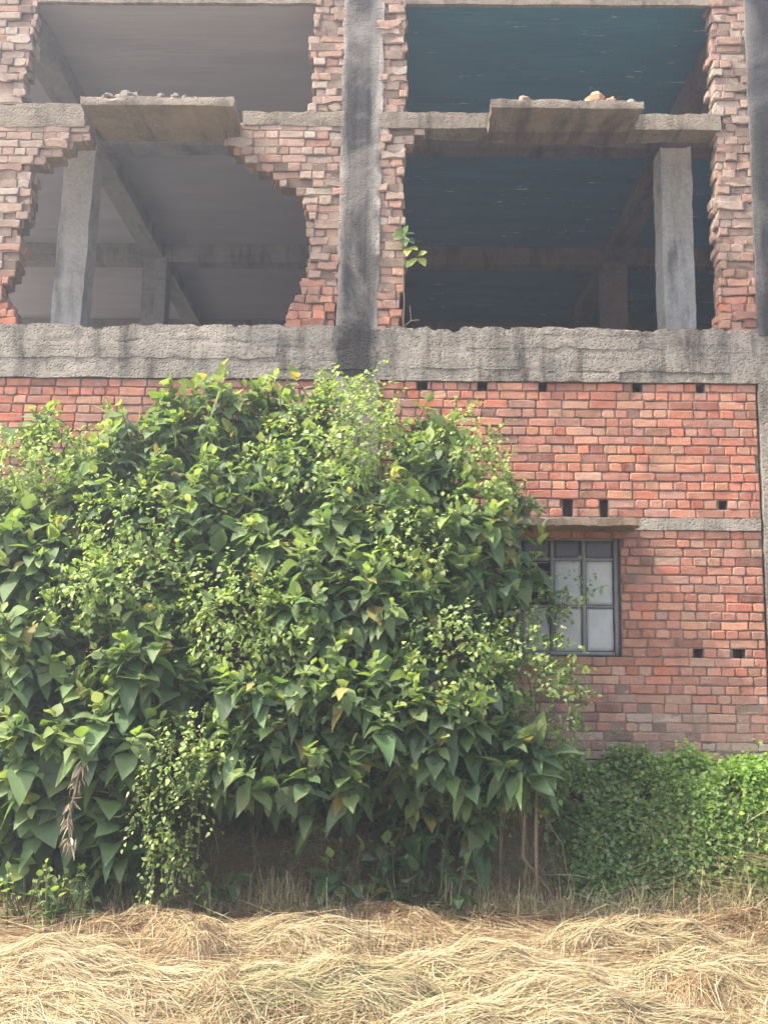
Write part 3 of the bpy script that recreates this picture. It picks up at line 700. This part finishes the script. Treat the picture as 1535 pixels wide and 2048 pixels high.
# dead plant hanging at lower left
def dead_plant():
    Y = -1.75; x, z = W(172, 1475, Y); f = (x, Y, z); root = tag(empty('dead_plant', f), 'dry straw coloured dead plant hanging head down among green leaves', 'dead plant')
    st, lf = MB(), MB(); pts = [(*[W(px, py, Y)[0]], Y, W(px, py, Y)[1]) for px, py in ((174, 1474), (166, 1525), (154, 1560), (146, 1600), (136, 1640), (140, 1680))]
    tube(st, pts, [.009, .010, .009, .008, .007, .004], (.34, .27, .17), 6)
    N = 70; k = rng.integers(1, 6, N); Pp = np.array(pts)[k]+rng.normal(0, .018, (N, 3)); D = rng.normal(0, .45, (N, 3))+np.array((0, -.2, -1))
    add_leaves(lf, Pp, D, rng.normal(0, 1, (N, 3)), rng.uniform(.04, .13, N), rng.uniform(.10, .35, N), rng.uniform(-.3, .6, N), rng.uniform(.4, 1.0, N), pick(np.array([(.42, .35, .23), (.32, .26, .17), (.48, .42, .30)]), N), .3, 6)
    for b_, nm, mt in ((lf, 'dry_leaves', DRY), (st, 'stem', DRY)):
        o = b_.build(nm, mt, root); o.matrix_parent_inverse = Matrix.Translation(-Vector(f))
dead_plant()

# small plants at the foot of the bank
def small_plant(label, px, py, Y, n, h, size, pal=(OLD, MID, NEW), young=.15):
    x, z = W(px, py, Y); z = float(gz(x, Y)); f = (x, Y, z); root = tag(empty('young_plant', f), label, 'plant', 'young plants at the foot of the thicket')
    lf, st = MB(), MB(); T = np.array([(x+random.gauss(0, .13), Y+random.gauss(-.05, .05), z+h*random.uniform(.6, 1.1)) for _ in range(n)])
    for t_ in T: tube(st, [f, np.array(f)*.5+t_*.5+np.array((0, 0, -.03)), t_], [.006, .005, .003], (.16, .15, .08), 4)
    shoots(lf, st, T, np.tile((0, -.15, 1), (n, 1))+rng.normal(0, .3, (n, 3)), 9, size, h*.9, young, .15)
    for b_, nm, mt in ((lf, 'foliage', LEAF), (st, 'stem', STEM)):
        o = b_.build(nm, mt, root); o.matrix_parent_inverse = Matrix.Translation(-Vector(f))
small_plant('young plant with broad green leaves on the shaded earth bank', 685, 1700, -1.2, 6, .5, .19)
small_plant('young leafy plant on the bank under the lower edge of the thicket', 790, 1690, -1.15, 5, .48, .18)
small_plant('young plant on the shaded bank left of the stalk with very large drooping leaves', 880, 1690, -1.1, 5, .5, .17)
small_plant('broad leaved young plant on the shaded bank beside the hanging vine curtain', 470, 1720, -1.15, 4, .34, .15)
small_plant('tiny bluish green plant at the edge of the straw', 645, 1795, -1.25, 5, .16, .11, young=.1)
small_plant('low green weed in front of the thicket at the far left', 50, 1830, -1.75, 12, .40, .10, young=.6)
small_plant('low green weed beside the dry straw heap at left', 120, 1810, -1.6, 11, .34, .10, young=.5)

# ------------------------------------------------------------------ straw
PALE = np.array([(.42, .335, .185), (.48, .39, .23), (.34, .26, .135), (.54, .46, .30), (.39, .31, .165)])
TAN = np.array([(.25, .165, .08), (.29, .20, .10), (.22, .14, .07), (.18, .115, .06)])
GRN = np.array([(.29, .29, .13), (.26, .26, .12)])
def add_straws(mb, p0, ang, elev_, L, curve, sag, width, tint, st=5, follow=None):
    """thin stalks: start point, heading, rise, length, sideways bend and sag"""
    N = len(p0); V = np.zeros((N, st, 2, 3), np.float32)
    for k, t in enumerate(np.linspace(0, 1, st)):
        a = ang+curve*t; 
        x = p0[:, 0]+L*t*np.cos(ang+curve*t*.5)*np.cos(elev_); y = p0[:, 1]+L*t*np.sin(ang+curve*t*.5)*np.cos(elev_)
        z = p0[:, 2]+L*t*np.sin(elev_)-sag*t*t
        if follow is not None: z = np.maximum(z, 0)+follow(x, y)*1.0
        z = np.maximum(z, gz(x, y)+.002)
        wv = width*(1-.55*t)
        if k == 0: tw = rng.uniform(-.8, .8, N); cs, sn = np.cos(tw), np.sin(tw)
        V[:, k, 0] = np.stack((x-np.sin(a)*wv*cs, y+np.cos(a)*wv*cs, z+wv*sn), 1)
        V[:, k, 1] = np.stack((x+np.sin(a)*wv*cs, y-np.cos(a)*wv*cs, z-wv*sn), 1)
    F = (np.array([(k*2, k*2+1, k*2+3, k*2+2) for k in range(st-1)])[None]+(np.arange(N)*st*2)[:, None, None]).reshape(-1, 4)
    mb.add(V.reshape(-1, 3), F, np.repeat(tint, st*2, 0))

def base_straw():
    mb = MB(); N = 60000
    x = rng.uniform(-4.3, 4.3, N); y = rng.uniform(-5.0, -.75, N)
    y = np.where(rng.random(N) < .22, -1.15+np.abs(rng.normal(0, .28, N)), y)
    fa = .5*np.sin(x*1.3+y*.9)+.6*np.sin(x*.7-y*1.6+2)+np.where(rng.random(N) < .5, 0, math.pi)+rng.normal(0, .45, N)
    pile = np.clip(.03+.035*np.sin(x*2.1+y*3.3)+.03*np.sin(x*4.2-y*2.4+1), 0, .1)
    z = gz(x, y)+pile*rng.random(N)+.004
    kb = sstep(-2.2, -1.0, y+rng.normal(0, .35, N)+.25*np.sin(x*2.3))[:, None]
    t = pick(PALE, N)*(1-kb)+pick(TAN, N)*kb
    pt = .5+.5*np.sin(x*3.1+y*2.3+1)*np.sin(y*4.7-x*1.9)+.25*np.sin(x*9-y*7); t = np.where(rng.random((N, 1)) < np.clip(.25+.55*pt, .1, .9)[:, None], pick(TAN, N), t)
    add_straws(mb, np.stack((x, y, z), 1), fa, rng.normal(.02, .10, N), rng.uniform(.12, .55, N), rng.normal(0, .2, N), rng.uniform(0, .04, N), rng.uniform(.0012, .0024, N), t, 4)
    tag(mb.build('loose_straw', STRAW, None, False), 'loose cut rice straw strewn over the field', None, None, 'stuff')
    mb = MB(); N = 9000      # cut stubble still standing in tufts
    cx = rng.uniform(-4.2, 4.2, 700); cy = rng.uniform(-5, -.9, 700); k = rng.integers(0, 700, N)
    x = cx[k]+rng.normal(0, .03, N); y = cy[k]+rng.normal(0, .03, N)
    add_straws(mb, np.stack((x, y, gz(x, y)), 1), rng.uniform(0, 6.28, N), rng.uniform(.75, 1.5, N), rng.uniform(.05, .19, N), rng.normal(0, .3, N), rng.uniform(0, .02, N), rng.uniform(.002, .004, N), np.where(rng.random((N, 1)) < .5, pick(TAN, N), pick(PALE, N)), 3)
    tag(mb.build('stubble', STRAW, None, False), 'short cut rice stubble standing in the field', None, None, 'stuff')
    mb = MB(); N = 9000      # dead grass and roots on the shaded bank
    x = rng.uniform(-3.8, 3.6, N); y = rng.uniform(-1.3, -.3, N)
    add_straws(mb, np.stack((x, y, gz(x, y)+.01), 1), rng.uniform(-3.14, 3.14, N), rng.uniform(-.1, 1.2, N), rng.uniform(.08, .45, N), rng.normal(0, 1.2, N), rng.uniform(0, .16, N), rng.uniform(.0016, .0036, N), pick(np.array([(.42, .33, .21), (.32, .245, .155), (.52, .43, .28), (.30, .31, .14)]), N), 6)
    N = 6500; cx = rng.uniform(-3.9, 3.4, 260); cy = -1.22+rng.normal(0, .10, 260); ch = rng.uniform(.12, .42, 260); k = rng.integers(0, 260, N)
    x = cx[k]+rng.normal(0, .05, N); y = cy[k]+rng.normal(0, .04, N)
    add_straws(mb, np.stack((x, y, gz(x, y)+.005), 1), rng.uniform(-3.14, 3.14, N), rng.uniform(.5, 1.5, N), ch[k]*rng.uniform(.4, 1.1, N), rng.normal(0, .9, N), rng.uniform(0, .10, N), rng.uniform(.0013, .0028, N), pick(np.array([(.46, .36, .21), (.36, .27, .15), (.54, .44, .28), (.28, .30, .12)]), N), 6)
    tag(mb.build('dead_grass', DRY, None, False), 'thin dead grass and roots on the shaded bank', None, None, 'stuff')
base_straw()

def heap(label, px, py, half, wid, hgt, ang, n, kb=.1, green=.1, fan=.35, zoff=0.0, messy=.34):
    """a laid swath of straw: stalks run along the heap's axis over a rounded mound"""
    x0, y0 = WG(px, py, hgt*.5); f = (x0, y0, float(gz(x0, y0))); a0 = R(ang)
    root = tag(MB() and None or empty('straw_heap', f), label, 'straw heap', 'heaps of cut straw')
    n = int(n*1.6); mb = MB(); ca, sa = math.cos(a0), math.sin(a0)
    def hf(x, y):
        u = ((x-x0)*ca+(y-y0)*sa)/half; v = (-(x-x0)*sa+(y-y0)*ca)/wid
        return np.maximum(0, 1-u*u*.75-v*v)**.8*hgt*.95*(1+.14*np.sin(v*5+u*2)+.06*np.sin(u*9+v*7+x0)+.05*np.sin(u*13-v*17))
    u = rng.uniform(-1.1, .55, n); v = np.clip(rng.normal(0, .46, n), -1.2, 1.2); u = u+.18*np.sin(v*6+x0*3)+rng.normal(0, .1, n)
    x = x0+u*half*ca-v*wid*sa; y = y0+u*half*sa+v*wid*ca
    z = rng.random(n)**2*.035*(-1)+.012
    an = a0+fan*v*np.sign(u+.2)*.6+rng.normal(0, messy, n)+np.where(rng.random(n) < .16, rng.normal(0, .9, n), 0)
    t = pick(PALE, n); t = np.where(rng.random((n, 1)) < kb, pick(TAN, n), t); t = np.where(rng.random((n, 1)) < green, pick(GRN, n), t)
    L = rng.uniform(.14, .6, n)*min(1, half*1.3); wid_ = wid
    add_straws(mb, np.stack((x, y, np.abs(z)), 1), an, np.where(rng.random(n) < .10, rng.normal(.05, .10, n), rng.normal(0.01, .05, n)), L, rng.normal(0, .16, n), rng.uniform(0, .02, n), rng.uniform(.0011, .0023, n), t, 7, follow=lambda X, Y: hf(X, Y)+gz(X, Y))
    k = n//7; u = rng.uniform(-1, 1, k); v = rng.uniform(-1.1, 1.1, k); x = x0+u*half*ca-v*wid*sa; y = y0+u*half*sa+v*wid*ca
    t2 = pick(PALE, k); t2 = np.where(rng.random((k, 1)) < .6, pick(TAN*1.3, k), t2)
    add_straws(mb, np.stack((x, y, rng.uniform(.005, .03, k)), 1), rng.uniform(0, 6.28, k), rng.normal(.04, .12, k), rng.uniform(.08, .4, k), rng.normal(0, .5, k), rng.uniform(0, .05, k), rng.uniform(.0011, .0024, k), t2, 6, follow=lambda X, Y: hf(X, Y)+gz(X, Y))
    o = mb.build('straw', STRAW, root, False); o.matrix_parent_inverse = Matrix.Translation(-Vector(f))
    # a dark packed core keeps daylight out from between the stalks
    cb = MB(); g = 22; uu, vv = np.meshgrid(np.linspace(-1.12, 1.12, g), np.linspace(-1.0, 1.0, g)); X = x0+uu*half*ca-vv*wid*sa; Y = y0+uu*half*sa+vv*wid*ca
    Z = hf(X, Y)*.86+gz(X, Y)-.02; i, j = np.meshgrid(np.arange(g-1), np.arange(g-1)); q = (j*g+i).ravel()
    cb.add(np.stack((X, Y, Z), -1).reshape(-1, 3), np.stack((q, q+1, q+g+1, q+g), -1), (.22, .16, .085)); o = cb.build('packed_straw', STRAW, root); o.matrix_parent_inverse = Matrix.Translation(-Vector(f))
    return root
heap('large pale swath of straw swept to the lower left corner', 130, 1950, .95, .42, .20, -16, 5200, .05, .05)
heap('bleached swath of straw at the very bottom left', 60, 2035, .8, .3, .15, -25, 3600, .02, .03)
heap('brownish tangled straw heap in front of the hanging vine curtain', 380, 1875, .48, .36, .17, -70, 2600, .75, 0, 1.2, 0, .5)
heap('thin brown straw heap beside the green weeds at left', 270, 1850, .45, .2, .12, 10, 1800, .8, .05, .5, 0, .35)
heap('pale yellow swath of straw just right of the brown tangled heap', 590, 1870, .7, .28, .13, -6, 3400, .25, .08)
heap('greenish swath of straw at the bottom centre', 640, 1985, .75, .33, .17, 8, 4200, .12, .35)
heap('brown straw tuft at the bottom between the left and centre swaths', 430, 1985, .35, .28, .14, -60, 1800, .75, .05, 1.0, 0, .4)
heap('pale rounded swath of straw right of centre', 1000, 1945, .75, .33, .18, -10, 4200, .08, .05)
heap('yellow bundle of straw lying level near the creeper', 1270, 1880, .65, .25, .17, -4, 3200, .12, .1)
heap('swath of straw cut off by the right edge of the picture', 1480, 1965, .65, .32, .20, -18, 3400, .2, .05)
heap('bright swath of straw along the bottom right', 1120, 2030, .8, .3, .16, 6, 3800, .03, .05)
heap('brown ragged straw heap at the foot of the bank in the centre', 790, 1840, .5, .2, .12, -35, 1600, .85, .0, .9, 0, .45)
heap('reddish brown straw heap below the creeper at right', 1420, 1850, .55, .2, .10, 5, 1600, .9, .0, .8, 0, .4)
heap('small brown straw tuft between the two right swaths', 1380, 1985, .28, .22, .14, -75, 1200, .8, 0, 1.0, 0, .45)

# bits of broken stone and brick left on the sunshades and the beam
def rubble(label, x, y, z, s, c, flat=.7):
    b = MB(); n1, n2 = 7, 5; vs = []; fs = []; sd = random.random()*50
    for i in range(n2+1):
        th = math.pi*i/n2
        for k in range(n1):
            ph = 2*math.pi*k/n1; d = Vector((math.sin(th)*math.cos(ph), math.sin(th)*math.sin(ph), math.cos(th)))
            r = s*(1+.5*mn.noise(d*1.7+Vector((sd, sd, sd)))); vs.append((d.x*r, d.y*r, d.z*r*flat))
    for i in range(n2):
        for k in range(n1): fs.append((i*n1+k, (i+1)*n1+k, (i+1)*n1+(k+1) % n1, i*n1+(k+1) % n1))
    b.add(vs, fs, c); o = b.build('broken_stone', STONE, None, False); o.location = (x, y, z+s*flat*.55); o.rotation_euler = (0, 0, random.random()*6)
    tag(o, label, 'stone', 'rubble lying on the sunshades', 'thing')
for k in range(46):
    u = random.random(); x = SL[0]+.1+(SL[1]-SL[0]-.15)*(u*.95); s = random.uniform(.03, .07)*(1.35 if .08 < u < .5 else .8)
    rubble('small grey rubble lump on the left sunshade', x, -.42+random.random()*.25, SL[2]-.008, s, (.19, .17, .145))
for px, s, c, lb in ((1048, .065, (.24, .19, .15), 'dark brown rubble lump on the right sunshade, left of its middle'), (1190, .095, (.50, .28, .17), 'orange broken brick, biggest piece on the right sunshade'), (1222, .06, (.42, .22, .14), 'orange brick crumb beside the biggest broken brick on the right sunshade'), (1262, .05, (.28, .25, .2), 'grey rubble lump at the right end of the right sunshade')):
    rubble(lb, W(px, 195, -.38)[0], -.36, SR[2]-.008, s, c, .8)
for k in range(12): rubble('tiny grey rubble crumb on the right sunshade', SR[0]+.15+random.random()*1.1, -.42+random.random()*.2, SR[2]-.008, random.uniform(.012, .026), (.27, .24, .20))
x, z = W(940, 662, -.0); rubble('pale crumb of brick on the concrete floor beam in the right opening', x, .03, beam_top+.01, .035, (.5, .36, .26))

# ------------------------------------------------------------------ thin haze added to veil the view and lift dark tones
b = MB(); b.box(-250, 250, -250, 250, -1.2, top_z+.3)
hz = bpy.data.materials.new('veil_haze'); hz.use_nodes = True; nt = hz.node_tree; nt.nodes.clear()
vo = nt.nodes.new('ShaderNodeVolumePrincipled'); ou = nt.nodes.new('ShaderNodeOutputMaterial'); nt.links.new(vo.outputs[0], ou.inputs['Volume'])
vo.inputs['Color'].default_value = (.86, .92, 1, 1); vo.inputs['Density'].default_value = .0085; vo.inputs['Anisotropy'].default_value = .6
tag(b.build('haze', hz, None, False), 'thin haze added as a pale veil over the whole place', None, None, 'stuff')
